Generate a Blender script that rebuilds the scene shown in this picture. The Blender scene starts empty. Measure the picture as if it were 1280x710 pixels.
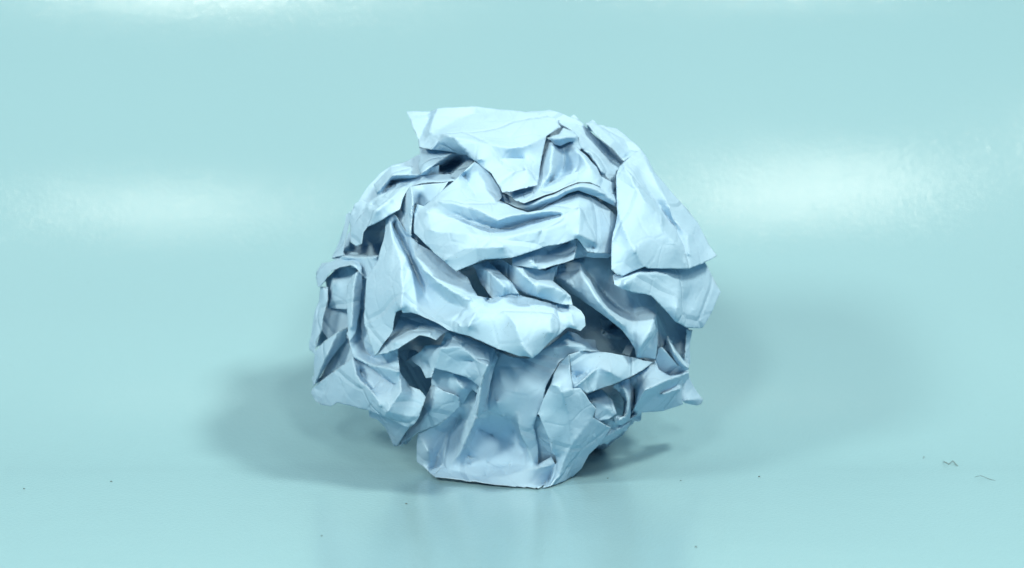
import bpy, bmesh, math, random
import numpy as np
from mathutils import Vector, geometry
random.seed(7); rng = np.random.default_rng(7)
sc = bpy.context.scene

WORLD_COL = (.03, .26, 1.0, 1); WORLD_STR = .15
WARM = (1.0, .935, .77)
LAMPS = [  # location, aims at, size x, size y, watts, colour
    ((.60, -.42, .98), (0, .02, .04), .15, .15, 12.6, WARM),
    ((-.62, -.56, .52), (0, .02, .04), .16, .16, 5.9, WARM),
    ((-.218, -.11, .867), (-.1, .1, .05), .055, .11, .36, WARM),
    (( .186, -.166, .855), (.085, .1, .05), .070, .20, .75, WARM),
    ((-.203, -.735, .48), (0, .02, .04), .10, .13, 2.7, WARM),
    (( .183, -.76, .44), (0, .02, .04), .10, .13, 2.7, WARM),
]
PAPER_A = (.330, .525, .690, 1); PAPER_B = (.360, .56, .725, 1); PAPER_T = (.25, .4, .5, 1)
BOARD_A = (.220, .402, .474, 1); BOARD_B = (.235, .422, .494, 1); BOARD_R = .11; BOARD_S = .45; BUMP1 = .13
SW_Y = -.01; SW_R = .15; SW_T = 78
GAIN = 1.36; CREASE = 1.6
# ---------------- camera, world, lamps, exposure ----------------
FPX = 3077.0            # focal length in photo pixels (photo is 1280 wide)
PX = 0.000195           # metres per photo pixel at the ball
DIST = 0.6
PITCH = math.radians(7.0)
CAM = Vector((0.0, -DIST*math.cos(PITCH), 0.1170))
FWD = Vector((0, math.cos(PITCH), -math.sin(PITCH)))
UP = Vector((0, math.sin(PITCH), math.cos(PITCH)))
cam_d = bpy.data.cameras.new('camera'); cam = bpy.data.objects.new('camera', cam_d)
sc.collection.objects.link(cam); sc.camera = cam
cam.location = CAM; cam.rotation_euler = (math.pi/2-PITCH, 0, 0)
cam_d.sensor_width = 36; cam_d.lens = 36*FPX/1280.0
cam_d.clip_start = .01; cam_d.clip_end = 100
cam_d.dof.use_dof = True; cam_d.dof.focus_distance = DIST-.035; cam_d.dof.aperture_fstop = 16

w = bpy.data.worlds.new('World'); sc.world = w; w.use_nodes = True
bg = w.node_tree.nodes['Background']
bg.inputs[0].default_value = WORLD_COL; bg.inputs[1].default_value = WORLD_STR
sc.view_settings.view_transform = 'Standard'; sc.view_settings.look = 'None'
sc.view_settings.exposure = 0.0; sc.view_settings.gamma = 1.0

def lamp(name, loc, target, sx, sy, power, col):
    l = bpy.data.lights.new(name, 'AREA'); l.shape = 'RECTANGLE'
    l.size = sx; l.size_y = sy; l.energy = power; l.color = col
    o = bpy.data.objects.new(name, l); sc.collection.objects.link(o)
    o.location = loc
    o.rotation_euler = (Vector(target)-Vector(loc)).to_track_quat('-Z', 'Y').to_euler()
    return o
for i, a in enumerate(LAMPS):
    lamp('lamp', *a)

# every sheet: key, name, softness, fold depth, outline, creases; points are (photo x, photo y, relief towards the camera)
SHEETS = [
 ('cap', 'paper_flap', 5, 18,
  [(507.7,139.8,0),(537.7,139.4,-20),(546.7,135.8,0),(589.5,133.1,-15),(640.0,138.0,-5),(671.5,140.3,0),(694.1,148.2,5),(702.0,159.4,0),(682.8,170.0,10),(674.9,210.1,5),(673.8,220.3,15),(671.5,231.5,20),(640.0,239.4,26),(627.8,240.5,23),(624.5,233.8,20),(614.3,216.9,18),(592.9,201.1,20),(582.8,193.9,-10),(555.7,188.7,-5),(538.8,186.9,15),(524.2,185.3,10),(523.1,174.1,-5)],
  [[(546.7,135.8,0),(535.5,149.3,-12),(523.1,174.1,-5)],[(537.7,165.1,12),(569.3,149.3,-8),(590.7,141.4,-12),(605.3,143.7,-8)],[(592.9,201.1,20),(567.0,172.3,33),(552.4,166.9,23),(538.8,186.9,15)],[(567.0,172.3,33),(605.3,179.7,26),(640.0,185.3,21),(662.5,180.8,20),(682.8,170.0,10)],[(596.3,199.3,24),(640.0,197.7,8),(653.5,197.7,6),(656.9,210.1,23),(673.8,220.3,15)],[(546.7,135.8,0),(537.7,165.1,12)]]),
 ('undercap', 'inner_fold', 6, 10,
  [(524.2,184.2,-10),(555.7,187.6,-20),(582.8,193.2,-30),(594.0,201.1,-30),(582.8,214.6,-20),(569.3,224.8,-15),(560.2,225.9,-20),(551.2,224.8,-35),(537.7,221.4,-20),(526.4,218.0,-10),(522.4,207.9,-15),(524.2,196.6,-12)],
  [[(526.4,216.9,0),(546.7,203.4,-5),(567.0,191.6,-15)],[(537.7,221.4,-20),(551.2,210.1,-50),(573.8,201.1,-50)]]),
 ('drape', 'draped_fold', 10, 14,
  [(686.1,172.4,0),(693.0,179.3,-5),(698.9,182.3,-12),(712.7,177.3,0),(715.6,176.3,8),(724.5,187.2,5),(734.4,197.1,5),(746.2,208.9,5),(754.1,224.7,0),(758.1,232.6,-5),(769.9,243.4,0),(758.1,238.9,14),(738.3,228.0,18),(722.6,227.6,24),(689.0,241.4,26),(655.5,253.9,22),(643.7,250.3,12),(632.8,242.0,2),(625.9,240.4,-10),(673.2,221.7,0),(674.2,209.9,-10)],
  [[(691.0,177.3,15),(689.0,214.8,20),(679.2,228.6,14),(659.4,246.4,4)],[(704.8,189.2,-8),(704.8,208.9,-18),(698.9,222.7,-14),(685.1,236.5,-2)],[(722.6,189.2,16),(738.3,208.9,16),(750.2,226.6,10)]]),
 ('band', 'draped_fold', 7, 14,
  [(625.9,240.4,-10),(655.5,248.3,-14),(689.0,236.5,-10),(722.6,223.7,-5),(742.3,224.7,-8),(769.9,240.4,-10),(772.8,248.3,2),(772.8,260.2,5),(746.2,246.4,18),(722.6,238.1,22),(710.7,241.4,20),(677.2,261.7,2),(659.4,264.1,0),(639.7,256.2,-5),(623.9,250.3,-10)],
  [[(655.5,258.2,8),(689.0,246.4,22),(722.6,232.2,28),(738.3,232.9,24),(758.1,242.8,18),(770.9,253.3,10)]]),
 ('knob', 'small_fold', 4, 8,
  [(683.1,172.4,12),(698.9,167.5,5),(704.4,159.6,0),(718.6,164.5,5),(722.6,170.4,8),(724.1,177.3,4),(727.5,185.2,0),(724.5,188.2,0),(715.6,176.9,8),(711.7,177.3,12),(700.9,182.3,8),(693.0,180.3,8),(687.1,174.4,10)],
  [[(689.0,172.4,20),(704.8,172.4,24),(720.6,170.4,16)],[(704.4,159.6,0),(706.8,167.5,12),(718.6,164.5,5)]]),
 ('front', 'paper_flap', 5, 26,
  [(592.9,202.2,22),(605.3,210.1,14),(614.3,219.1,6),(624.5,234.9,0),(627.8,246.2,5),(623.9,250.3,8),(639.7,258.2,10),(659.4,265.1,8),(677.2,262.1,8),(698.9,248.7,8),(722.6,239.1,10),(738.3,244.4,8),(758.1,258.2,0),(770.9,270.0,-5),(767.3,290.6,-5),(765.1,317.6,-5),(761.7,318.1,0),(734.7,315.4,14),(731.3,312.0,14),(721.1,297.8,28),(707.6,303.0,31),(680.6,309.0,32),(640.0,322.1,34),(605.3,324.4,34),(569.3,339.4,34),(558.0,328.9,32),(542.2,315.3,28),(524.2,298.4,24),(517.9,290.6,21),(517.4,268.0,15),(520.8,255.6,15),(529.8,257.9,18),(549.0,241.7,20),(571.5,222.5,21)],
  [[(578.3,216.9,8),(594.0,243.9,8),(607.6,257.4,20),(618.8,253.4,12)],[(529.8,257.9,18),(549.0,252.9,26),(564.7,254.1,27),(596.3,261.9,29),(623.3,275.5,32),(640.0,269.8,31),(673.8,264.4,29),(705.4,265.3,27)],[(533.2,265.8,25),(569.3,269.2,18),(596.3,279.3,15),(623.3,287.2,12),(640.0,284.3,10),(669.3,274.3,12),(700.9,268.5,21)],[(705.4,265.3,27),(723.4,283.8,27),(723.8,292.4,29),(721.1,297.8,28)],[(722.6,239.1,10),(723.8,261.3,27),(725.6,277.0,26),(723.8,292.4,29)],[(723.8,292.4,29),(741.4,301.4,20),(740.3,310.4,6)],[(537.7,288.3,29),(582.8,292.8,33),(627.8,297.3,32),(673.8,288.3,32),(707.6,279.3,29)],[(551.2,326.6,30),(582.8,310.8,34),(627.8,308.6,35)]]),
 ('right', 'paper_flap', 6, 12,
  [(801.1,186.9,10),(811.2,201.1,0),(818.0,214.6,-5),(833.8,232.7,-8),(846.2,248.4,-8),(858.5,259.7,-10),(871.6,278.2,-10),(887.9,307.5,5),(896.9,319.9,15),(878.9,328.9,18),(860.9,336.1,29),(842.8,336.3,31),(811.3,335.6,31),(805.7,333.4,33),(786.5,341.3,23),(777.5,345.8,20),(769.6,342.4,21),(764.0,336.8,20),(764.0,317.6,20),(766.2,290.6,15),(771.8,265.8,15),(770.7,241.7,15),(769.5,219.1,10),(772.9,209.0,10),(779.7,202.9,12),(791.0,193.2,12)],
  [[(780.8,206.7,20),(793.2,232.7,31),(806.7,252.9,34),(827.0,271.0,31),(827.1,288.3,33),(842.8,303.0,35),(860.9,336.1,29)],[(795.5,205.6,15),(811.2,239.4,10),(831.5,268.7,6),(845.1,283.8,14),(856.4,313.1,21),(860.9,336.1,29)],[(801.1,186.9,10),(815.7,216.9,16),(831.5,248.4,16),(842.8,275.5,18),(857.5,292.8,21),(862.0,317.6,25)],[(773.0,268.0,18),(779.7,286.1,28),(793.3,313.1,33),(805.7,333.4,33)]]),
 ('rightlow', 'paper_flap', 7, 10,
  [(769.6,340.2,5),(786.5,335.6,-5),(805.7,328.9,-8),(842.8,328.9,-10),(865.4,326.6,-15),(880.7,327.8,-18),(901.4,365.4,-10),(890.2,387.5,-12),(878.9,408.9,-15),(875.4,410.4,-15),(857.4,410.0,10),(843.9,401.4,22),(831.6,387.5,24),(813.5,369.4,24),(793.3,365.4,22),(779.7,361.6,22),(768.5,356.4,20),(765.1,344.7,10)],
  [[(780.9,355.9,24),(786.5,346.9,18),(797.8,342.0,22),(820.3,340.6,20),(838.3,344.7,16)],[(848.5,344.7,8),(846.9,385.2,26),(844.0,401.5,22)],[(878.9,335.6,-8),(865.4,358.2,-2),(856.4,376.2,-2),(865.4,389.7,2),(878.9,394.2,-6)]]),
 ('ruback', 'paper_flap', 4, 10,
  [(730.1,153.8,-10),(738.0,153.8,-8),(770.7,160.6,-25),(784.2,171.8,-20),(801.1,186.9,-5),(791.0,193.2,0),(779.7,201.6,-5),(767.3,187.6,5),(761.7,183.1,8),(749.3,172.9,5),(736.9,158.3,0)],
  [[(775.2,194.8,-10),(784.2,192.5,-12),(801.1,186.9,-5)],[(738.0,153.8,-8),(757.2,171.8,-2),(775.2,192.1,-4)]]),
 ('rustrip', 'draped_fold', 4, 10,
  [(696.3,147.0,-18),(707.6,149.3,-20),(716.6,143.7,-25),(727.9,153.8,-20),(739.1,165.1,-20),(761.7,192.1,-25),(777.4,206.7,-25),(769.5,214.6,-15),(769.5,237.2,-20),(759.4,232.7,-15),(750.4,219.1,-8),(739.1,198.9,-5),(730.1,189.8,-5),(724.5,183.1,-5),(723.4,171.8,-5),(714.4,162.8,-5),(705.3,158.3,-12),(700.8,156.0,-14)],
  [[(727.9,187.6,-2),(739.1,193.9,4),(757.2,197.7,-12),(766.2,202.2,-22)],[(739.1,193.9,4),(752.7,214.6,0),(766.2,230.4,-18)]]),
 ('lump', 'small_fold', 3, 10,
  [(466.7,230.4,-15),(488.1,209.0,-15),(494.9,207.9,-12),(515.2,207.9,-14),(515.2,217.3,-2),(526.4,217.3,-8),(537.7,210.1,-5),(549.0,206.7,0),(549.0,219.1,-20),(569.3,224.1,-5),(567.0,226.3,0),(528.7,228.6,-2),(502.8,236.0,0),(485.9,246.2,5),(472.4,246.2,-5),(469.0,238.3,-8)],
  [[(488.1,209.0,-15),(492.0,219.6,8),(470.1,240.5,2)],[(492.0,219.6,8),(512.9,218.7,6),(526.4,217.3,-8)],[(476.9,242.8,-4),(490.4,227.7,-18),(524.2,224.1,-16),(549.0,219.1,-20)],[(494.9,207.9,-12),(496.0,218.2,6)]]),
 ('lefttop', 'paper_flap', 5, 16,
  [(472.4,245.3,5),(485.9,238.3,5),(506.2,233.1,5),(515.2,232.0,2),(508.4,239.4,10),(502.8,249.5,15),(499.4,261.3,22),(479.1,274.8,28),(458.9,283.8,28),(454.4,290.6,22),(453.2,304.1,15),(445.3,307.5,8),(438.1,302.9,2),(437.5,286.0,-2),(436.3,272.5,-5),(442.0,259.0,0),(444.2,254.1,0),(452.1,249.5,-2),(458.9,253.4,0)],
  [[(442.6,260.1,0),(444.9,283.8,10),(454.4,290.6,22)],[(458.9,253.4,0),(452.1,270.3,10),(458.9,283.8,28)],[(499.4,238.3,10),(488.1,248.4,26),(470.1,263.5,32),(458.9,283.8,28)],[(467.9,255.2,4),(461.1,259.0,16),(458.9,283.8,28)]]),
 ('boxin', 'inner_fold', 5, 4,
  [(434.1,292.8,-62),(447.6,277.0,-70),(474.6,270.3,-75),(490.4,263.5,-75),(490.4,281.5,-70),(479.1,322.1,-65),(454.4,320.3,-50),(428.4,319.4,-34),(426.9,317.6,-34)],
  []),
 ('boxrim', 'small_fold', 1, 5,
  [(438.1,263.5,-15),(437.5,272.5,-10),(433.6,290.6,-5),(429.1,315.3,0),(431.8,318.9,2),(414.9,322.8,-5),(421.7,306.3,-20),(434.1,270.3,-22)],
  []),
 ('ledge', 'draped_fold', 3, 12,
  [(414.9,322.8,-8),(428.4,317.6,-12),(447.6,318.3,-20),(479.1,318.9,-22),(476.9,326.6,-5),(470.1,335.6,2),(458.9,349.1,-2),(453.2,349.1,-12),(447.6,335.6,-5),(442.0,324.4,0),(425.1,327.7,-5)],
  [[(428.4,320.3,2),(447.6,321.6,0),(472.8,321.2,2)]]),
 ('vert', 'draped_fold', 3, 10,
  [(502.8,246.2,0),(512.9,232.7,10),(533.2,230.4,4),(560.2,227.0,0),(551.2,241.7,-5),(529.8,257.9,-15),(517.9,256.8,-20),(517.9,291.7,-12),(522.4,304.1,0),(512.9,295.1,8),(502.8,286.0,5),(496.0,274.8,-5),(499.4,259.0,-14)],
  [[(513.4,233.8,14),(516.3,257.4,18),(515.2,263.5,16),(514.1,293.9,10)],[(508.4,240.5,6),(505.7,254.5,4),(506.2,283.8,4)],[(524.2,246.2,-8),(516.3,263.5,-16)]]),
 ('peak', 'paper_flap', 5, 26,
  [(490.4,266.4,10),(484.8,271.4,10),(482.5,274.8,10),(479.1,299.6,20),(472.8,325.5,26),(465.6,335.6,27),(457.7,347.3,26),(457.7,367.2,27),(454.4,391.9,28),(455.5,404.8,29),(462.2,425.1,32),(468.5,444.9,33),(473.5,440.8,33),(481.4,427.3,35),(490.4,413.8,31),(492.7,400.3,33),(496.0,390.1,35),(501.7,387.2,38),(503.5,391.3,36),(515.2,390.1,33),(521.9,392.4,33),(533.2,398.0,32),(546.7,403.7,32),(560.2,412.7,35),(587.3,420.6,38),(623.3,436.3,40),(640.0,442.0,40),(649.0,445.3,41),(656.9,445.3,41),(664.8,448.3,42),(673.8,440.8,40),(690.7,425.1,35),(707.6,410.4,31),(712.1,409.3,29),(725.6,413.8,32),(732.4,407.0,29),(731.2,395.8,26),(726.7,387.9,21),(716.6,382.3,14),(707.6,380.7,12),(694.1,380.3,12),(676.1,376.2,12),(662.5,371.7,10),(649.0,368.3,8),(640.0,359.3,8),(615.4,372.8,8),(596.3,370.1,16),(589.5,358.1,10),(583.9,346.9,5),(573.8,339.0,0),(569.3,337.9,0),(542.2,314.9,0),(521.9,304.7,8),(506.2,287.2,10),(496.0,270.3,12)],
  [[(487.0,272.5,18),(490.4,301.8,29),(489.3,340.1,33),(485.9,362.7,34)],[(487.0,272.5,18),(492.2,300.7,28),(497.2,315.3,31),(502.8,333.4,35),(502.8,358.1,39),(501.7,385.2,40),(501.7,387.2,38)],[(492.2,300.7,28),(506.2,322.1,28),(512.9,337.9,29),(518.6,358.1,26),(520.8,388.6,31)],[(493.8,279.3,-4),(506.2,310.8,0),(520.8,340.1,6),(528.7,362.7,14),(546.7,387.4,24),(555.7,400.3,29)],[(510.7,295.1,10),(519.7,322.1,25),(533.2,340.1,29),(546.7,351.4,32),(567.0,364.9,32),(587.3,374.4,29),(596.3,370.1,16)],[(537.7,358.1,18),(560.2,378.4,21),(582.8,385.2,26)],[(585.0,408.8,39),(594.0,391.9,34),(605.3,380.7,26),(609.8,373.5,10)],[(616.6,376.2,18),(630.1,389.7,28),(640.0,398.7,35)],[(646.8,413.8,40),(653.5,431.8,42),(663.7,447.1,42)],[(646.8,371.7,14),(640.0,398.7,35),(646.8,413.8,40)],[(688.4,416.0,38),(687.3,398.0,34),(695.2,384.5,20)],[(698.6,384.5,16),(714.4,393.5,28),(716.6,407.0,32)],[(560.2,393.5,26),(573.8,407.0,35),(587.3,420.6,38)]]),
 ('strip14', 'small_fold', 4, 8,
  [(591.8,331.1,-5),(609.8,325.5,-5),(640.0,353.6,12),(649.0,367.2,14),(639.1,367.2,12),(615.4,373.5,5),(601.9,355.9,-4)],
  [[(603.1,335.6,8),(612.1,340.1,14),(630.1,358.1,18),(627.8,369.4,12)]]),
 ('under13', 'inner_fold', 6, 10,
  [(469.0,444.2,32),(479.1,431.8,26),(497.2,402.5,4),(501.7,390.1,-8),(519.7,389.0,-18),(537.7,396.9,-18),(553.5,404.8,-11),(561.4,413.3,-1),(545.6,425.7,30),(537.7,421.7,28),(524.2,419.4,28),(512.9,426.2,34),(498.3,435.2,38),(483.6,442.0,38)],
  [[(485.9,420.6,14),(506.2,411.5,8),(528.7,410.4,6),(544.5,413.8,14)],[(492.7,428.4,30),(515.2,417.2,22),(537.7,417.2,22)]]),
 ('lcap', 'paper_flap', 4, 12,
  [(395.8,340.1,-14),(396.9,358.6,-2),(401.4,357.2,2),(409.3,346.9,5),(413.8,340.1,8),(425.1,334.5,12),(438.6,331.6,14),(445.3,336.7,14),(451.6,342.8,8),(452.1,333.4,2),(447.6,326.6,0),(442.0,319.4,-10),(432.9,322.1,-14),(425.1,326.6,-14),(402.5,328.9,-22)],
  [[(399.2,340.1,-4),(413.8,334.5,2),(425.1,328.9,0),(439.0,327.7,6),(447.6,340.1,12)],[(442.0,319.4,-10),(439.0,327.7,6)]]),
 ('lbox', 'inner_fold', 4, 6,
  [(407.0,349.1,-25),(425.1,332.2,-25),(445.3,332.2,-25),(445.3,340.1,-18),(435.2,358.1,-18),(434.1,386.8,-18),(408.2,385.9,-28),(408.8,367.2,-32)],
  [[(416.0,340.1,-20),(417.2,353.6,-10),(411.5,382.9,-20)]]),
 ('lbox2', 'inner_fold', 4, 6,
  [(407.0,384.5,-60),(434.1,386.8,-60),(435.2,411.5,-50),(420.6,417.2,-37),(404.8,428.4,-43),(393.5,435.2,-37),(401.4,409.3,-53)],
  []),
 ('lstrip', 'paper_flap', 4, 8,
  [(399.8,358.1,-14),(410.0,358.8,-4),(409.3,373.9,-2),(405.2,394.2,-2),(403.0,411.5,-2),(394.0,428.4,0),(394.0,443.1,0),(386.8,436.8,-8),(386.3,432.9,-12),(393.5,390.1,-28),(398.5,376.2,-24)],
  [[(404.8,358.6,-2),(403.7,376.2,-4),(399.2,393.5,-6),(390.1,432.9,-4)]]),
 ('mstrip', 'paper_flap', 4, 10,
  [(447.6,339.0,8),(439.7,344.6,6),(435.2,355.9,8),(432.9,376.2,12),(434.1,393.5,14),(434.7,416.0,18),(437.5,427.3,20),(445.3,414.9,6),(446.5,400.3,0),(449.8,385.2,-4),(453.2,358.1,-6),(452.1,342.8,0)],
  [[(445.3,342.4,14),(442.0,362.7,14),(440.8,385.2,14),(439.0,409.3,16)]]),
 ('rcol', 'draped_fold', 8, 10,
  [(451.0,342.4,-14),(460.0,344.6,-20),(460.0,385.2,-16),(458.9,393.5,-8),(465.6,431.8,8),(470.1,440.8,10),(497.2,432.9,8),(499.0,447.6,14),(499.9,465.2,24),(499.9,481.4,24),(490.4,479.1,16),(476.9,470.1,14),(461.1,457.7,10),(445.3,449.8,10),(440.4,445.8,12),(437.0,426.2,10),(444.2,413.8,-8),(447.6,393.5,-14)],
  [[(452.1,389.0,-18),(452.1,413.8,-12),(456.6,434.1,-10),(470.1,449.8,-2),(485.9,454.4,8),(499.0,465.2,22)],[(442.0,445.8,14),(458.9,456.6,14),(481.4,458.4,20),(499.4,464.7,24)]]),
 ('lsmall', 'draped_fold', 5, 8,
  [(394.0,439.0,0),(404.8,426.2,5),(420.6,415.6,8),(433.6,408.8,-10),(434.5,414.9,-14),(432.9,425.1,-20),(416.0,447.6,-10),(393.5,480.3,5),(390.4,483.2,0),(392.4,461.1,-5)],
  [[(420.6,415.6,8),(409.3,443.1,14),(393.1,480.9,6)]]),
 ('ldark', 'inner_fold', 4, 4,
  [(432.9,421.7,-30),(436.3,423.9,-28),(442.6,447.6,-8),(418.3,464.5,-4),(396.9,479.1,-8),(413.8,449.8,-24)],
  []),
 ('lowleft', 'paper_flap', 4, 16,
  [(440.4,447.1,18),(420.6,461.1,14),(400.3,476.9,6),(390.1,485.9,0),(388.6,491.5,0),(393.5,500.5,2),(402.5,506.2,6),(413.8,508.0,10),(422.8,503.5,14),(458.9,512.9,26),(470.1,517.4,30),(478.0,519.7,36),(488.1,524.2,34),(508.4,534.8,32),(517.4,531.0,30),(524.2,520.8,28),(531.4,501.7,18),(533.2,496.0,10),(524.2,487.0,8),(510.7,482.5,8),(505.0,472.4,12),(499.9,465.2,18),(494.9,474.6,18),(490.4,478.7,14),(470.1,462.2,-5),(454.4,454.4,0),(445.3,450.3,8)],
  [[(440.4,447.1,18),(445.3,467.9,24),(454.4,479.1,28),(466.7,490.4,34),(474.6,506.2,40),(478.0,519.7,36)],[(449.8,463.4,4),(466.7,485.2,16),(490.4,478.7,14)],[(466.7,485.2,16),(466.7,490.4,34)],[(490.4,478.7,14),(500.5,490.4,30),(483.6,514.1,44),(478.0,519.7,36)],[(499.9,465.2,18),(500.5,490.4,30)],[(483.6,514.1,44),(501.7,518.6,32),(524.2,520.8,28)],[(393.5,485.9,4),(407.0,492.7,12),(416.0,506.2,12)],[(500.5,490.4,30),(515.2,492.7,16),(531.4,501.7,18)]]),
 ('fin', 'small_fold', 3, 8,
  [(458.6,512.2,8),(479.3,518.8,14),(498.4,527.8,14),(512.0,533.6,14),(504.1,545.3,0),(496.9,558.2,-18),(492.8,557.7,-20),(481.5,534.1,-8)],
  []),
 ('tube', 'draped_fold', 8, 10,
  [(540.1,479.8,-14),(554.9,488.7,-4),(569.7,493.6,-4),(573.6,496.6,-8),(574.6,507.4,-12),(564.8,518.3,-12),(547.0,531.1,-9),(522.4,540.8,-4),(498.4,558.2,-16),(500.7,549.8,-19),(509.6,538.0,-19),(519.4,528.1,-26),(527.3,514.3,-28),(533.2,494.6,-28)],
  [[(545.1,486.7,-8),(539.1,510.4,-4),(519.4,536.0,-10)]]),
 ('mid', 'draped_fold', 6, 14,
  [(505.6,451.3,-14),(527.3,438.4,-2),(531.3,431.5,-9),(551.0,431.5,-4),(558.9,413.0,-14),(568.7,415.8,-16),(598.3,427.6,-16),(618.0,435.5,-19),(622.9,447.3,-14),(619.0,459.1,-2),(612.1,478.9,10),(606.2,510.4,18),(598.3,522.2,26),(595.3,518.3,21),(598.3,482.8,8),(582.5,471.4,6),(564.8,466.0,6),(543.1,460.1,6),(539.1,472.0,10),(532.2,472.9,6),(525.3,459.1,-4),(515.5,450.3,-8)],
  [[(558.9,413.0,-14),(578.6,432.5,10),(590.4,445.3,14),(602.2,454.2,20),(611.1,456.2,28)],[(611.1,456.2,28),(603.8,471.0,26),(599.9,484.8,24),(596.7,518.3,26)],[(543.1,460.1,6),(551.0,435.5,12),(578.6,432.5,10)],[(527.3,438.4,-2),(533.2,457.2,-2),(539.1,472.0,10)],[(551.0,431.5,-4),(551.0,435.5,12)],[(558.9,449.3,8),(590.4,451.3,2),(602.2,454.2,20)],[(616.0,457.2,-2),(608.1,478.9,10),(603.2,510.4,18)]]),
 ('mid2', 'inner_fold', 6, 8,
  [(543.1,457.2,-16),(564.8,463.1,-16),(598.3,478.9,-16),(598.3,492.7,-14),(590.4,486.7,-18),(580.5,501.9,-22),(573.6,507.4,-24),(571.7,494.6,-11),(554.9,489.1,-10),(539.1,480.4,-10),(539.1,471.0,-12)],
  [[(564.8,465.1,-12),(578.6,484.8,-6),(590.4,486.7,-18)]]),
 ('bowl', 'paper_fold', 5, 16,
  [(616.0,436.5,-28),(637.7,445.3,-22),(660.0,448.3,-20),(664.8,445.3,-18),(689.6,430.7,-18),(709.8,413.8,-28),(721.1,417.2,-26),(739.1,431.8,-12),(750.4,439.7,-4),(730.1,439.0,4),(712.1,442.6,0),(699.7,453.2,0),(690.0,467.9,2),(682.8,483.6,4),(677.2,506.2,8),(670.4,519.7,12),(671.9,517.2,15),(667.6,532.9,8),(671.9,554.4,8),(672.6,580.3,14),(688.8,570.6,16),(693.3,579.1,24),(688.8,601.7,38),(673.1,612.5,62),(634.7,607.7,50),(607.7,604.4,46),(576.2,599.9,42),(544.6,596.7,36),(536.7,590.4,28),(521.0,576.9,-8),(521.2,558.9,-8),(522.1,542.0,-8),(549.1,530.0,-10),(558.1,522.8,-10),(572.8,507.0,-24),(590.4,486.7,-30),(598.3,492.7,-30),(598.3,482.8,-26),(610.1,457.2,-20)],
  [[(594.2,522.8,-4),(582.9,549.8,-2),(571.7,570.1,0),(560.4,582.5,0)],[(576.2,520.6,-24),(558.1,545.3,-22),(546.9,567.9,-14),(543.5,585.9,-8)],[(582.9,549.8,-2),(589.7,567.9,-10),(585.2,581.4,-6)],[(607.7,594.5,10),(611.1,579.1,-8),(621.2,563.4,-18)],[(630.2,593.8,16),(639.3,574.6,-6),(641.5,554.4,-20)],[(522.1,542.0,-8),(535.6,563.4,4),(539.7,589.9,-6)],[(546.9,590.4,-4),(562.7,585.9,3),(594.2,595.4,12),(625.7,595.4,20),(659.5,587.7,20),(684.3,582.5,20),(693.3,579.1,24)],[(585.2,570.1,-12),(607.7,579.1,-6),(630.2,581.4,-4),(652.8,581.4,8)],[(598.7,536.3,-24),(614.5,543.1,-29),(630.2,554.4,-20)],[(646.0,489.0,2),(646.0,513.8,2),(648.3,534.1,10),(659.5,561.1,10),(667.4,580.3,14)],[(621.2,502.5,4),(630.2,520.6,-2),(641.5,538.6,-22),(652.8,565.6,-6)],[(691.8,436.3,-4),(707.6,431.8,4),(730.1,434.1,2)]]),
 ('frontr', 'paper_flap', 4, 16,
  [(711.7,442.8,20),(715.2,485.8,32),(724.9,484.9,30),(732.2,494.1,30),(745.1,510.5,28),(740.5,521.5,26),(765.2,535.6,2),(749.6,556.3,0),(736.9,567.9,2),(726.7,585.9,8),(714.4,597.2,20),(703.1,603.9,32),(687.3,609.5,50),(678.3,611.8,50),(685.1,601.7,34),(688.4,584.1,24),(695.2,578.0,24),(694.1,570.1,22),(689.6,565.6,20),(685.1,545.3,32),(677.2,527.3,28),(673.8,518.3,25),(671.8,517.9,22),(678.2,499.6,24),(686.5,484.9,25),(688.3,481.3,22),(692.0,466.6,14),(700.2,453.8,8)],
  [[(686.8,484.6,25),(690.1,480.3,34),(699.3,483.1,38),(702.0,490.4,40),(715.2,486.4,34)],[(740.5,521.5,26),(719.4,549.0,34),(705.3,576.9,34),(699.7,592.7,36),(687.3,609.5,50)],[(677.3,519.7,26),(690.1,556.3,32),(695.2,578.0,24)],[(702.0,490.4,40),(710.3,517.9,32),(712.1,547.2,32)]]),
 ('pocket', 'inner_fold', 4, 4,
  [(665.2,531.8,-1),(670.4,517.2,-1),(680.6,526.2,10),(687.8,545.3,14),(696.3,566.7,14),(699.0,579.1,12),(685.1,588.1,8),(671.5,585.9,6),(669.7,558.9,0)],
  []),
 ('tipflap', 'paper_flap', 4, 12,
  [(711.7,442.8,15),(724.9,439.2,2),(743.2,438.8,-4),(765.2,441.4,-4),(789.0,446.5,-4),(816.5,452.9,-6),(801.8,463.9,6),(779.8,474.9,18),(765.2,481.3,20),(733.2,491.7,24),(724.9,485.8,24),(715.2,485.8,24),(713.9,463.0,12)],
  [[(714.9,473.0,2),(730.4,467.2,8),(747.8,458.4,12),(738.6,447.4,4)],[(733.2,491.7,24),(747.8,458.4,12),(761.5,464.8,24),(779.8,474.9,18)],[(789.0,446.5,-4),(774.3,471.2,18)],[(717.6,484.9,22),(740.5,464.8,22),(747.8,458.4,12)]]),
 ('blob', 'draped_fold', 10, 8,
  [(732.2,494.1,-16),(745.1,488.2,-22),(753.3,487.1,-24),(765.2,499.6,-10),(770.7,517.0,2),(761.5,523.4,10),(748.7,525.9,10),(742.3,522.4,10),(744.1,510.5,5)],
  [[(739.6,503.2,0),(752.4,503.2,2),(765.2,514.2,6)]]),
 ('roll', 'draped_fold', 5, 10,
  [(766.1,483.1,-8),(779.8,474.9,-14),(788.1,472.1,-16),(788.6,490.4,-18),(788.6,510.5,-18),(787.2,525.2,-8),(778.0,531.6,2),(769.8,530.3,4),(767.0,521.5,0),(772.5,519.3,4),(779.8,519.7,-12),(779.8,503.2,-24),(774.3,490.4,-14)],
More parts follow.
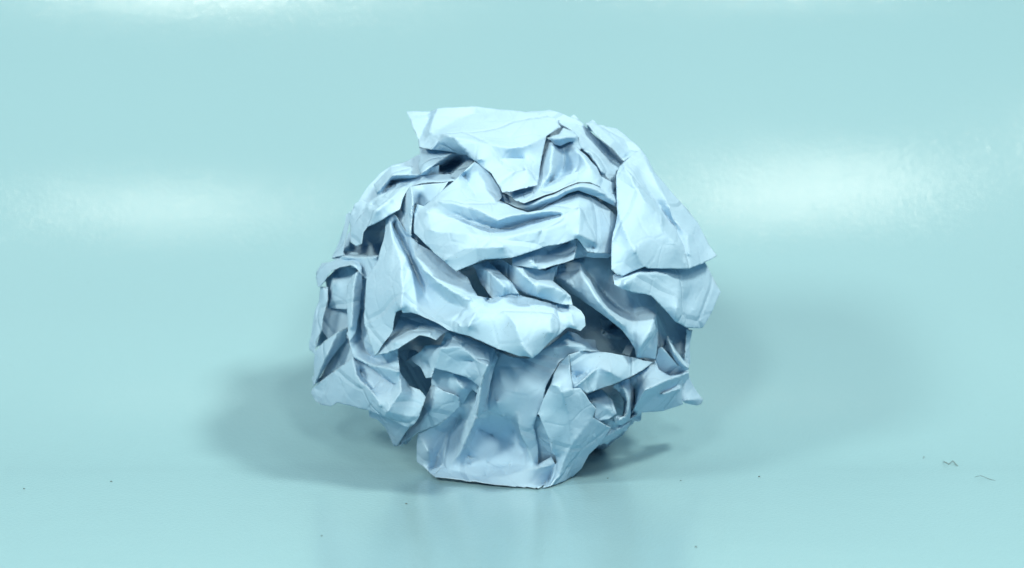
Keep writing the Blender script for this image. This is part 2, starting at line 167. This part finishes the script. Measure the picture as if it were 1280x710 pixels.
  [[(779.8,483.1,-2),(784.4,499.6,4),(783.1,517.9,6),(774.3,525.2,8)]]),
 ('botr', 'small_fold', 4, 10,
  [(748.7,525.2,-5),(761.5,522.4,-8),(778.0,530.7,-6),(787.5,527.0,-14),(786.6,532.5,-22),(772.5,545.7,-18),(750.2,557.0,-16),(747.8,552.7,-12),(765.2,535.6,-10)],
  [[(754.2,547.2,-10),(776.2,535.3,-4),(786.6,528.9,-14)]]),
 ('r1', 'draped_fold', 6, 14,
  [(788.1,472.1,-22),(801.8,464.4,-16),(816.5,453.8,-20),(815.9,452.6,-20),(819.5,450.2,-15),(824.3,462.2,-8),(837.5,469.4,-4),(849.5,467.0,0),(860.2,463.9,0),(861.9,471.8,-4),(853.1,480.2,-2),(853.8,505.3,-8),(830.3,514.2,-8),(801.6,515.6,-14),(784.8,525.7,-18),(789.0,521.5,-24)],
  [[(787.2,520.9,-8),(794.4,506.5,0),(806.3,487.4,14),(823.1,479.0,14),(837.5,473.0,12),(860.2,465.8,2)],[(799.2,513.7,-12),(815.9,496.9,-4),(851.9,479.0,-2)],[(791.7,484.9,-34),(792.7,503.2,-34),(789.9,517.9,-26)],[(825.5,492.2,4),(849.5,485.0,4)]]),
 ('r2', 'small_fold', 5, 8,
  [(822.6,434.7,-12),(826.7,433.0,-8),(835.1,441.9,-2),(847.1,456.2,4),(859.5,462.2,6),(849.5,467.5,-4),(837.5,469.9,-12),(825.5,463.9,-16),(819.5,450.2,-18)],
  []),
 ('r3', 'draped_fold', 4, 8,
  [(827.9,439.5,-28),(831.5,429.9,-26),(833.9,419.1,-18),(844.7,437.1,-6),(856.6,452.6,4),(860.5,462.2,8),(854.3,462.2,4),(842.3,453.8,-4),(836.3,444.3,-20)],
  [[(833.9,423.9,-10),(843.5,441.9,4),(857.8,459.8,10)]]),
 ('r4', 'inner_fold', 5, 4,
  [(819.5,377.2,-80),(837.5,396.3,-75),(860.2,409.5,-42),(862.6,429.9,-36),(857.1,449.5,-34),(844.7,435.1,-56),(830.3,410.7,-68),(821.9,394.0,-75)],
  []),
 ('r4b', 'small_fold', 1, 4,
  [(857.8,411.2,-30),(865.5,412.6,-32),(862.6,429.9,-30),(857.1,450.2,-26),(856.2,447.8,-24)],
  []),
 ('r5', 'small_fold', 5, 10,
  [(853.8,471.8,-28),(861.4,470.1,-28),(868.6,485.0,-28),(878.7,499.3,-24),(875.8,505.3,-22),(871.0,507.2,-20),(856.6,504.1,-18),(851.9,499.3,-20)],
  [[(854.7,500.5,-12),(866.2,499.3,-14),(877.0,499.3,-22)]]),
 ('r6', 'inner_fold', 4, 4,
  [(820.2,379.6,-45),(827.9,405.9,-42),(836.3,425.1,-36),(831.5,432.3,-34),(822.6,434.2,-26),(821.2,417.9,-26)],
  []),
 ('kdrape', 'draped_fold', 7, 12,
  [(691.8,345.4,-32),(699.2,331.7,-28),(716.1,323.7,-34),(741.4,318.6,-38),(766.8,319.0,-38),(766.8,354.9,-34),(787.9,361.3,-22),(813.3,365.5,-18),(820.1,378.2,-12),(822.4,409.9,0),(821.8,431.0,0),(819.6,449.0,-6),(807.0,446.9,-12),(794.3,447.9,-12),(794.3,435.3,0),(779.5,414.1,2),(758.4,397.2,0),(741.4,384.5,-12),(716.1,368.7,-37),(703.4,361.3,-40)],
  [[(724.5,330.6,-16),(735.1,352.8,0),(749.9,378.2,10),(762.6,393.0,10),(779.5,407.8,4)],[(730.9,333.8,-36),(749.9,361.3,-46),(771.0,382.4,-36),(796.4,397.2,-12)],[(822.2,390.9,-4),(813.3,414.1,10),(802.7,431.0,8),(795.3,445.8,-4)],[(821.8,414.1,-12),(809.1,435.3,-10),(800.6,447.5,-14)],[(699.2,346.5,-22),(716.1,359.2,-14),(741.4,380.3,-6)]]),
 ('kcup', 'small_fold', 6, 6,
  [(748.2,396.2,-80),(754.1,399.3,-80),(766.8,399.3,-85),(775.3,411.0,-77),(787.9,422.6,-67),(771.0,424.7,-61),(758.4,423.0,-59),(751.6,416.2,-63)],
  [[(755.2,415.2,-73),(766.8,408.8,-91),(775.3,411.0,-77)],[(753.1,412.0,-65),(760.5,418.4,-61),(777.4,420.5,-65)]]),
 ('ktab', 'small_fold', 2, 4,
  [(777.0,442.0,-36),(785.4,426.4,-40),(792.6,426.8,-30),(793.2,433.1,-28),(786.3,445.4,-26)],
  []),
 ('p1', 'small_fold', 4, 10,
  [(640.0,319.0,6),(665.4,310.6,4),(703.4,300.0,4),(722.0,298.9,10),(717.1,324.3,12),(699.2,330.6,14),(673.8,337.0,24),(665.4,335.5,26),(641.1,331.7,14)],
  [[(669.6,333.4,28),(666.4,326.4,18),(663.2,327.5,24)],[(668.5,329.2,12),(690.7,312.7,2),(709.7,301.7,-2)]]),
 ('p2', 'draped_fold', 6, 12,
  [(641.1,331.3,16),(665.4,334.9,8),(682.3,338.0,-4),(699.2,330.6,-10),(692.8,342.3,-10),(690.7,350.7,-4),(703.4,361.3,12),(712.9,369.7,18),(715.5,382.0,28),(701.3,380.3,24),(669.6,370.8,10),(644.2,362.3,0),(640.0,358.1,-2),(630.0,350.0,-16),(612.0,330.0,-16),(625.0,322.0,-6),(640.0,331.7,10)],
  [[(641.1,331.3,16),(656.9,346.5,22),(671.3,358.1,22),(672.8,367.6,20)],[(652.7,335.9,14),(671.7,349.7,6),(690.7,350.7,-4)],[(671.7,353.9,22),(694.9,359.2,20),(714.0,371.9,18)]]),
 ('p3', 'small_fold', 3, 6,
  [(720.9,298.3,-2),(734.7,315.9,8),(764.7,317.3,6),(767.2,320.7,-4),(733.0,321.1,-26),(716.5,323.7,-18)],
  []),
]

# ---------------- helpers ----------------
def at(x, y, z):
    """photo pixel + height towards the camera (in ball pixels) -> world point"""
    d = DIST - z*PX
    return CAM + FWD*d + Vector((1, 0, 0))*((x-640)/FPX*d) + UP*((355-y)/FPX*d)
RIGHT_V = Vector((1, 0, 0))
def at_np(P):
    d = DIST - P[:, 2]*PX
    out = np.empty_like(P)
    a = (P[:, 0]-640)/FPX*d; b = (355-P[:, 1])/FPX*d
    for k in range(3):
        out[:, k] = CAM[k] + FWD[k]*d + RIGHT_V[k]*a + UP[k]*b
    return out
def link(name, me, m, parent=None, smooth=True):
    me.materials.append(m)
    if smooth: me.shade_smooth()
    o = bpy.data.objects.new(name, me); sc.collection.objects.link(o)
    if parent: o.parent = parent
    return o
def tri_wave(v):
    return np.abs((v % 1.0)*2-1)
def crumple(P, seed, wl):
    """sum of triangle waves along random directions: flat facets meeting in sharp creases"""
    r = np.random.default_rng(seed); s = 0
    for k in range(4):
        d = r.normal(size=3); d /= np.linalg.norm(d)
        d2 = r.normal(size=3); d2 /= np.linalg.norm(d2)
        warp = tri_wave(P@d2/(wl*2.3)+r.random())*.35
        s = s + tri_wave(P@d/(wl*(.8+r.random()*.8))+r.random()+warp)-.5
    return s/2

# ---------------- materials ----------------
def new_mat(name):
    m = bpy.data.materials.new(name); m.use_nodes = True
    nt = m.node_tree; return m, nt, nt.nodes['Principled BSDF']
def N(nt, t, **kw):
    n = nt.nodes.new(t)
    for k, v in kw.items():
        if k in n.inputs: n.inputs[k].default_value = v
        else: setattr(n, k, v)
    return n
def ramp(nt, src, p0, p1, c0=(0,0,0,1), c1=(1,1,1,1)):
    r = nt.nodes.new('ShaderNodeValToRGB'); e = r.color_ramp.elements
    e[0].position, e[1].position = p0, p1; e[0].color, e[1].color = c0, c1
    nt.links.new(src, r.inputs[0]); return r.outputs[0]
def mixc(nt, f, a, b):
    m = nt.nodes.new('ShaderNodeMix'); m.data_type = 'RGBA'
    for i, v in ((0, f), (6, a), (7, b)):
        if hasattr(v, 'links'): nt.links.new(v, m.inputs[i])
        else: m.inputs[i].default_value = v
    return m.outputs[2]
def math_n(nt, op, a, b):
    m = nt.nodes.new('ShaderNodeMath'); m.operation = op
    for i, v in ((0, a), (1, b)):
        if hasattr(v, 'links'): nt.links.new(v, m.inputs[i])
        else: m.inputs[i].default_value = v
    return m.outputs[0]

paper, nt, bs = new_mat('paper')
tc = N(nt, 'ShaderNodeTexCoord').outputs['Object']
def noise(nt, tc, scale, detail=3, rough=.5, dist=0):
    n = N(nt, 'ShaderNodeTexNoise', Scale=scale, Detail=detail, Roughness=rough, Distortion=dist)
    nt.links.new(tc, n.inputs['Vector']); return n.outputs['Fac']
mott = noise(nt, tc, 60, 3)
base = mixc(nt, ramp(nt, mott, .35, .7), PAPER_A, PAPER_B)
# pencil-grey handling marks: short thin streaks inside a few patches
streak = noise(nt, tc, 420, 5, .75, 2.5)
patch = ramp(nt, noise(nt, tc, 38, 2), .56, .66)
st = ramp(nt, streak, .60, .68)
f = math_n(nt, 'MULTIPLY', math_n(nt, 'MULTIPLY', st, patch), .5)
speck = ramp(nt, noise(nt, tc, 1500, 1), .79, .82)
f = math_n(nt, 'MAXIMUM', f, math_n(nt, 'MULTIPLY', speck, .5))
base = mixc(nt, f, base, (.10, .16, .17, 1))
# handled edges of the sheet are scuffed and slightly soiled, in broken stretches
wear = N(nt, 'ShaderNodeAttribute', attribute_name='edge_wear').outputs['Fac']
brk = ramp(nt, noise(nt, tc, 110, 4, .7), .54, .64)
base = mixc(nt, math_n(nt, 'MULTIPLY', math_n(nt, 'MULTIPLY', wear, brk), .38), base, (.16, .24, .22, 1))
nt.links.new(base, bs.inputs['Base Color'])
bs.inputs['Roughness'].default_value = .8
bs.inputs['Specular IOR Level'].default_value = .12
fine = noise(nt, tc, 2600, 3, .6)
wr = noise(nt, tc, 170, 4, .55, .6)
bmp = N(nt, 'ShaderNodeBump', Strength=.10, Distance=.0002); nt.links.new(fine, bmp.inputs['Height'])
bmp2 = N(nt, 'ShaderNodeBump', Strength=.22, Distance=.0008); nt.links.new(wr, bmp2.inputs['Height'])
# fine web of sharp creases: edges of a warped cell pattern
def creases(scale, width, strength, dist, prev, seed):
    wp = N(nt, 'ShaderNodeTexNoise', Scale=scale*.5, Detail=2.0); nt.links.new(tc, wp.inputs['Vector'])
    ad = N(nt, 'ShaderNodeVectorMath', operation='MULTIPLY_ADD'); ad.inputs[1].default_value = (.6/scale,)*3
    nt.links.new(wp.outputs['Color'], ad.inputs[0]); nt.links.new(tc, ad.inputs[2])
    of = N(nt, 'ShaderNodeVectorMath', operation='ADD'); of.inputs[1].default_value = (seed, seed*.7, 0)
    nt.links.new(ad.outputs[0], of.inputs[0])
    vo = N(nt, 'ShaderNodeTexVoronoi', feature='DISTANCE_TO_EDGE', Scale=scale); nt.links.new(of.outputs[0], vo.inputs['Vector'])
    h = ramp(nt, vo.outputs['Distance'], 0, width)
    b = N(nt, 'ShaderNodeBump', Strength=strength, Distance=dist); nt.links.new(h, b.inputs['Height'])
    nt.links.new(prev, b.inputs['Normal']); return b.outputs[0]
c1 = creases(48, .05, .65, .0005, bmp.outputs[0], .0)
c1 = creases(120, .07, .40, .0002, c1, 3.1)
nt.links.new(c1, bmp2.inputs['Normal']); nt.links.new(bmp2.outputs[0], bs.inputs['Normal'])
# thin sheet lets a little light through
tr = N(nt, 'ShaderNodeBsdfTranslucent'); tr.inputs[0].default_value = PAPER_T
mx = N(nt, 'ShaderNodeMixShader'); mx.inputs[0].default_value = .03
nt.links.new(bs.outputs[0], mx.inputs[1]); nt.links.new(tr.outputs[0], mx.inputs[2])
nt.links.new(mx.outputs[0], nt.nodes['Material Output'].inputs[0])

board, nt, bs = new_mat('glossy_sheet')
tc = N(nt, 'ShaderNodeTexCoord').outputs['Object']
base = mixc(nt, noise(nt, tc, 5, 3), BOARD_A, BOARD_B)
sp = ramp(nt, noise(nt, tc, 900, 1), .80, .83)
base = mixc(nt, math_n(nt, 'MULTIPLY', sp, .35), base, (.12, .2, .2, 1))
nt.links.new(base, bs.inputs['Base Color'])
nt.links.new(ramp(nt, noise(nt, tc, 12, 3), .3, .8, (BOARD_R,)*3+(1,), (BOARD_R+.08,)*3+(1,)), bs.inputs['Roughness'])
bs.inputs['Specular IOR Level'].default_value = BOARD_S
b1 = N(nt, 'ShaderNodeBump', Strength=BUMP1, Distance=.0006); nt.links.new(noise(nt, tc, 1200, 2, .5), b1.inputs['Height'])
b2 = N(nt, 'ShaderNodeBump', Strength=.05, Distance=.004); nt.links.new(noise(nt, tc, 28, 2, .5), b2.inputs['Height'])
nt.links.new(b1.outputs[0], b2.inputs['Normal']); nt.links.new(b2.outputs[0], bs.inputs['Normal'])

dust, nt, bs = new_mat('dust')
bs.inputs['Base Color'].default_value = (.09, .13, .13, 1); bs.inputs['Roughness'].default_value = .9

# ---------------- the glossy sheet: table part, bend, leaning back part ----------------
prof = [(-1.2+k*.04, 0.0) for k in range(28)]
prof += [(y, 0.0) for y in np.linspace(-.08, SW_Y, 6)]
for k in range(1, 61):
    t = math.radians(SW_T)*k/60
    prof.append((SW_Y+SW_R*math.sin(t), SW_R*(1-math.cos(t))))
y1, z1 = prof[-1]
for k in range(1, 31):
    d = .035*k
    prof.append((y1+d*math.cos(math.radians(SW_T)), z1+d*math.sin(math.radians(SW_T))))
xs = np.linspace(-1.3, 1.3, 53)
V = [(x, y, z) for (y, z) in prof for x in xs]; n = len(xs)
F = [(j*n+i, j*n+i+1, (j+1)*n+i+1, (j+1)*n+i) for j in range(len(prof)-1) for i in range(n-1)]
me = bpy.data.meshes.new('backdrop'); me.from_pydata(V, [], F)
sweep = link('backdrop', me, board); sweep['kind'] = 'structure'

# ---------------- the crumpled paper ball ----------------
root = bpy.data.objects.new('paper_ball', None); sc.collection.objects.link(root)
root.location = (0, 0, 0)
root['label'] = 'large crumpled ball of white paper standing on the glossy sheet'
root['category'] = 'paper ball'

def sphere_z(x, y):
    d = math.hypot((x-645)/256, (y-373)/(240 if y < 373 else 285))
    return 210*(1-d*d) if d < 1.1 else -44
S = 1.7
def floor_z(y):
    d = CAM.z/(math.sin(PITCH)+(y-355)/FPX*math.cos(PITCH)); return (DIST-d)/PX
def pt(p, on_rim=True):
    x, y, r = p
    if y >= 588 and x > 535 and on_rim: return (x, y, min(floor_z(y), sphere_z(x, y)+60*GAIN)+2+22*min(1, max(0, (675-x)/90))) if y > 596 or (r > 25 and x < 560) else (x, y, sphere_z(x, y)+r*GAIN)
    return (x, y, sphere_z(x, y)+r*GAIN)
def barycentric(Q, P, T):
    """height of the coarse triangulation (P, T) under every point of Q; nan outside"""
    z = np.full(len(Q), np.nan); best = np.full(len(Q), -1e9)
    for a, b, c in T:
        A, B, C = P[a], P[b], P[c]
        den = (B[1]-C[1])*(A[0]-C[0])+(C[0]-B[0])*(A[1]-C[1])
        if abs(den) < 1e-6: continue
        lo = np.minimum(np.minimum(A, B), C)[:2]-1; hi = np.maximum(np.maximum(A, B), C)[:2]+1
        I = np.where((Q[:, 0] > lo[0]) & (Q[:, 0] < hi[0]) & (Q[:, 1] > lo[1]) & (Q[:, 1] < hi[1]))[0]
        if not len(I): continue
        q = Q[I]
        u = ((B[1]-C[1])*(q[:, 0]-C[0])+(C[0]-B[0])*(q[:, 1]-C[1]))/den
        v = ((C[1]-A[1])*(q[:, 0]-C[0])+(A[0]-C[0])*(q[:, 1]-C[1]))/den
        w_ = 1-u-v; m = np.minimum(np.minimum(u, v), w_)
        ok = (m > -.02) & (m > best[I])
        J = I[ok]; best[J] = m[ok]
        z[J] = u[ok]*A[2]+v[ok]*B[2]+w_[ok]*C[2]
    return z
def key(p): return (round(p[0], 2), round(p[1], 2))
def resample(poly, closed):
    out = []; n_ = len(poly); m = n_ if closed else n_-1
    for i in range(m):
        a = np.array(poly[i], float); b = np.array(poly[(i+1) % n_], float)
        k = max(1, int(round(np.linalg.norm((b-a)[:2])/S)))
        for j in range(k): out.append(a+(b-a)*j/k)
    if not closed: out.append(np.array(poly[-1], float))
    return out

def inside(G, O):
    ins = np.zeros(len(G), bool); j = len(O)-1
    for i in range(len(O)):
        xi, yi = O[i][:2]; xj, yj = O[j][:2]
        if yi != yj:
            ins ^= ((yi > G[:, 1]) != (yj > G[:, 1])) & (G[:, 0] < (xj-xi)*(G[:, 1]-yi)/(yj-yi)+xi)
        j = i
    return ins

def make_sheet(idx, sid, name, soft, skirt, outline, creases):
    O = [pt(p) for p in outline]; rim = {(p[0], p[1]): p[2] for p in outline}
    mean = sum(p[2] for p in outline)/len(outline)
    def cpt(p):
        if (p[0], p[1]) in rim: return pt((p[0], p[1], rim[(p[0], p[1])]))
        return pt((p[0], p[1], mean+(p[2]-mean)*CREASE), False)
    Cs = [[cpt(p) for p in c] for c in creases]
    P = []; kidx = {}; E = []
    def vid(p):
        k = key(p)
        if k not in kidx: kidx[k] = len(P); P.append(p)
        return kidx[k]
    o = [vid(p) for p in O]
    E += [(o[i], o[(i+1) % len(o)]) for i in range(len(o))]
    for c in Cs:
        ids = [vid(p) for p in c]; E += [(ids[i], ids[i+1]) for i in range(len(ids)-1) if ids[i] != ids[i+1]]
    r = geometry.delaunay_2d_cdt([Vector(p[:2]) for p in P], E, [], 0, 1e-4, True)
    v2, e2, f2, ov = r[0], r[1], r[2], r[3]
    Pn = np.array(P); PP = []
    for v, src in zip(v2, ov):
        if src: PP.append((v.x, v.y, P[src[0]][2]))
        else:   # crossing of two creases: height from the nearest segment ends
            d = np.hypot(Pn[:, 0]-v.x, Pn[:, 1]-v.y); k = np.argsort(d)[:3]
            wt = 1/(d[k]+.1); PP.append((v.x, v.y, float((Pn[k, 2]*wt).sum()/wt.sum())))
    PP = np.array(PP)
    f2 = [f for f, k in zip(f2, inside(np.array([PP[list(f), :2].mean(0) for f in f2]), O)) if k]
    # slightly uneven outline, so no edge is ruler straight
    B = resample(O, True)
    Bn = np.array(B)
    # dense points
    x0, y0 = Bn[:, 0].min(), Bn[:, 1].min(); x1, y1 = Bn[:, 0].max(), Bn[:, 1].max()
    gx, gy = np.meshgrid(np.arange(x0, x1, S), np.arange(y0, y1, S*.87))
    gx = gx+(np.arange(gx.shape[0]) % 2)[:, None]*S*.5
    G = np.c_[gx.ravel(), gy.ravel()]+rng.normal(0, .12, (gx.size, 2))
    # inside the outline
    ins = inside(G, O)
    G = G[ins]
    cr = [p for c in Cs for p in resample(c, False)]
    fixed = np.array(B+cr)
    keep = np.ones(len(G), bool)
    for k in range(0, len(G), 2000):
        d = ((G[k:k+2000, None, :]-fixed[None, :, :2])**2).sum(2).min(1)
        keep[k:k+2000] = d > (S*.55)**2
    G = G[keep]
    nb = len(B)
    Q = np.vstack([Bn[:, :2], np.array(cr)[:, :2] if cr else np.zeros((0, 2)), G])
    z = barycentric(Q, PP, f2)
    z[:nb] = Bn[:, 2]
    if cr: z[nb:nb+len(cr)] = np.array(cr)[:, 2]
    miss = np.isnan(z)
    if miss.any():
        good = np.where(~miss)[0]
        for i in np.where(miss)[0]:
            z[i] = z[good[np.argmin(((Q[good]-Q[i])**2).sum(1))]]
    r = geometry.delaunay_2d_cdt([Vector(p) for p in Q], [(i, (i+1) % nb) for i in range(nb)], [], 1, 1e-5, True)
    vs, ed, fc, ov = r[0], r[1], r[2], r[3]
    X = np.array([(v.x, v.y) for v in vs]); Z = np.zeros(len(vs)); isb = np.zeros(len(vs), bool); isc = np.zeros(len(vs), bool)
    fc = [tuple(f) for f, k in zip(fc, inside(np.array([X[list(f)].mean(0) for f in fc]), B)) if k]
    ed = sorted({(min(f[i], f[i-1]), max(f[i], f[i-1])) for f in fc for i in range(3)})
    bid = {}
    for i, src in enumerate(ov):
        if src:
            Z[i] = z[src[0]]
            if min(src) < nb: isb[i] = True; bid[min(src)] = i
            elif min(src) < nb+len(cr): isc[i] = True
        else: Z[i] = z[np.argmin(((Q-X[i])**2).sum(1))]
    ed = np.array(ed)
    # small secondary creases
    deg = np.bincount(ed.ravel(), minlength=len(X)).astype(float); deg[deg == 0] = 1
    hold = isb | isc
    for it in range(45):        # even, gently curved faces between the creases
        s_ = np.bincount(ed[:, 0], Z[ed[:, 1]], len(X))+np.bincount(ed[:, 1], Z[ed[:, 0]], len(X))
        Z = np.where(hold, Z, s_/deg)
    P3 = np.c_[X, Z]
    amp = np.clip(soft/5, .5, 1.3)
    Z = Z+crumple(P3, 100+idx, 62)*1.6*amp + crumple(P3, 300+idx, 24)*.7
    # relax: soft paper bends, pinned along the hard creases
    pin = np.where(isc, .95 if soft < 7 else .5, 0.0)
    pin *= .6+.4*tri_wave(X[:, 0]/47+X[:, 1]/61)
    wgt = .6*(1-np.clip(pin, 0, .9)); wgt[isb] = .12
    for it in range(2 if soft < 7 else 4):
        s_ = np.bincount(ed[:, 0], Z[ed[:, 1]], len(X))+np.bincount(ed[:, 1], Z[ed[:, 0]], len(X))
        Z = Z+wgt*(s_/deg-Z)
    low = CAM.z/(math.sin(PITCH)+(X[:, 1]-355)/FPX*math.cos(PITCH))
    Z = np.maximum(Z, np.where(X[:, 1] > 520, (DIST-low)/PX+1, -999))         # nothing goes through the table
    pts = np.c_[X, Z]
    faces = [tuple(f) for f in fc]
    # the sheet turns back at its edge: a rounded fold going into the ball
    loop = [bid[i] for i in range(nb) if i in bid]
    L = pts[loop]; area = 0.5*np.sum(L[:, 0]*np.roll(L[:, 1], -1)-np.roll(L[:, 0], -1)*L[:, 1])
    tan = np.roll(L[:, :2], -2, 0)-np.roll(L[:, :2], 2, 0)
    nrm = np.c_[-tan[:, 1], tan[:, 0]]*(1 if area > 0 else -1)
    nrm /= np.linalg.norm(nrm, axis=1)[:, None]+1e-9
    for _ in range(4): nrm = (nrm+np.roll(nrm, 1, 0)+np.roll(nrm, -1, 0))/3
    base_i = len(pts); prev = loop; allp = [pts]
    rings = [(.15, .9), (.5, 1.6), (.5+skirt*.10, 2.0+skirt*.35), (.5+skirt*.32, 2.5+skirt), (.5+skirt*.9, 2.5+skirt*2.4)]
    for (ins_, back) in rings:
        R_ = L.copy(); R_[:, :2] += nrm*ins_; R_[:, 2] -= back
        allp.append(R_); cur = list(range(base_i, base_i+len(L))); base_i += len(L)
        for i in range(len(L)):
            j = (i+1) % len(L)
            faces.append((prev[i], prev[j], cur[j], cur[i]))
        prev = cur
    pts = np.vstack(allp)
    warp = .9*np.sin(pts[:, 1]/9+2*np.sin(pts[:, 0]/17))+.5*np.sin(pts[:, 0]/4.1+pts[:, 1]/5.3)
    pts[:, 0] += .55*warp; pts[:, 1] += .45*np.roll(warp, 0)*np.cos(pts[:, 0]/11)
    W = at_np(pts); W[:, 2] = np.maximum(W[:, 2], .00025+.00004*(np.arange(len(W)) % 7))
    me = bpy.data.meshes.new(name); me.from_pydata(W.tolist(), [], faces); me.update()
    rimv = np.zeros(len(W)); rimv[:len(X)][isb] = 1; rimv[len(X):len(X)+2*len(L)] = 1
    at_ = me.attributes.new('edge_wear', 'FLOAT', 'POINT'); at_.data.foreach_set('value', rimv.astype(np.float32))
    bm = bmesh.new(); bm.from_mesh(me); bmesh.ops.recalc_face_normals(bm, faces=bm.faces)
    # face the sheet outwards
    bm.faces.ensure_lookup_table()
    if sum(f.normal.dot(FWD)*f.calc_area() for f in bm.faces[:len(fc)]) > 0:
        bmesh.ops.reverse_faces(bm, faces=bm.faces)
    bm.to_mesh(me); bm.free()
    return link(name, me, paper, root)

for i, (sid, name, soft, skirt, outline, creases) in enumerate(SHEETS):
    make_sheet(i, sid, name, soft, skirt, outline, creases)

# inner wad and the back of the ball
bm = bmesh.new(); bmesh.ops.create_icosphere(bm, subdivisions=6, radius=1)
D = np.array([v.co[:] for v in bm.verts])     # x right, y up, z towards camera
front = np.clip(D[:, 2], 0, 1)
rad = .93-.72*np.clip(front*1.5, 0, 1)**.8
rad = rad*(1+.17*crumple(D*100, 5, 95)+.05*crumple(D*100, 6, 38)+.018*crumple(D*100, 8, 14))
Pc = np.c_[645+D[:, 0]*rad*240, 365-D[:, 1]*rad*225, D[:, 2]*rad*235-6]
Wc = at_np(Pc); Wc[:, 2] = np.maximum(Wc[:, 2], .0006)
for v, c in zip(bm.verts, Wc): v.co = c
me = bpy.data.meshes.new('inner_wad'); bm.to_mesh(me); bm.free()
link('inner_wad', me, paper, root, smooth=False)

# ---------------- fibres and dust on the sheet ----------------
def ground(x, y):
    p = at(x, y, 0); d = p-CAM; t = -CAM.z/d.z; g = CAM+d*t
    return Vector((g.x, g.y, 0))
def fibre(label, pts_px, rad_m, group):
    P = [ground(*p) for p in pts_px]; o0 = P[0].copy()
    bm = bmesh.new(); rings = []
    for i, p in enumerate(P):
        t = (P[min(i+1, len(P)-1)]-P[max(i-1, 0)]).normalized()
        s = t.cross(Vector((0, 0, 1))).normalized(); r = rad_m*(1 if 0 < i < len(P)-1 else .35)
        lift = r*1.05+(.0006*math.sin(i*1.7)**2 if 0 < i < len(P)-1 else 0)
        rings.append([bm.verts.new((p-o0)+Vector((0, 0, lift))+s*(r*math.cos(a))+Vector((0, 0, 1))*(r*math.sin(a)))
                      for a in (k*math.tau/5 for k in range(5))])
    for a, b in zip(rings, rings[1:]):
        for k in range(5): bm.faces.new((a[k], a[(k+1) % 5], b[(k+1) % 5], b[k]))
    bm.faces.new(rings[0][::-1]); bm.faces.new(rings[-1])
    me = bpy.data.meshes.new('fibre'); bm.to_mesh(me); bm.free()
    o = link('fibre', me, dust); o.location = o0
    o['label'] = label; o['category'] = 'fibre'; o['group'] = group
def crumb(label, x, y, r, group):
    bm = bmesh.new(); bmesh.ops.create_icosphere(bm, subdivisions=2, radius=r)
    for v in bm.verts:
        v.co *= random.uniform(.65, 1.25); v.co.x *= 1.3; v.co.z = max(v.co.z*.6+r*.45, 0)
    me = bpy.data.meshes.new('dust_speck'); bm.to_mesh(me); bm.free()
    o = link('dust_speck', me, dust, smooth=False); o.location = ground(x, y)
    o['label'] = label; o['category'] = 'dust speck'; o['group'] = group
gf = 'fibres lying on the glossy sheet'; gd = 'dark dust specks on the glossy sheet'
fibre('long curled dark hair on the sheet at far right', [(1178, 577), (1181, 581), (1186, 581), (1191, 579), (1195, 582), (1198, 583)], .00010, gf)
fibre('short faint bent fibre lying left of the curled hair', [(1152, 577), (1155, 574), (1158, 571)], .00008, gf)
fibre('thin pale curved fibre near the right edge below the curled hair', [(1218, 596), (1226, 598), (1236, 599), (1244, 601)], .00006, gf)
crumb('small dark dash of dust right of the paper ball, between it and the curled hair', 949, 596, .00024, gd)
crumb('largest dark speck just below and left of the ball foot', 508, 630, .00022, gd)
crumb('dark speck on the sheet right of the ball, nearest its foot', 760, 598, .00017, gd)
crumb('dark speck in front of the ball towards the right bottom edge', 870, 684, .00022, gd)
crumb('dark speck between the ball foot and the small dash of dust', 851, 601, .00015, gd)
crumb('dark speck at the left on the bright sheet, upper one', 165, 537, .0002, gd)
crumb('dark speck at the left on the bright sheet, lower one', 139, 602, .0002, gd)
crumb('faint speck at far left edge of the sheet', 30, 611, .00018, gd)
crumb('dark speck right of the shadow, farthest from the ball', 1128, 572, .00018, gd)
crumb('faint speck in front of the ball at the bottom left', 402, 670, .00018, gd)
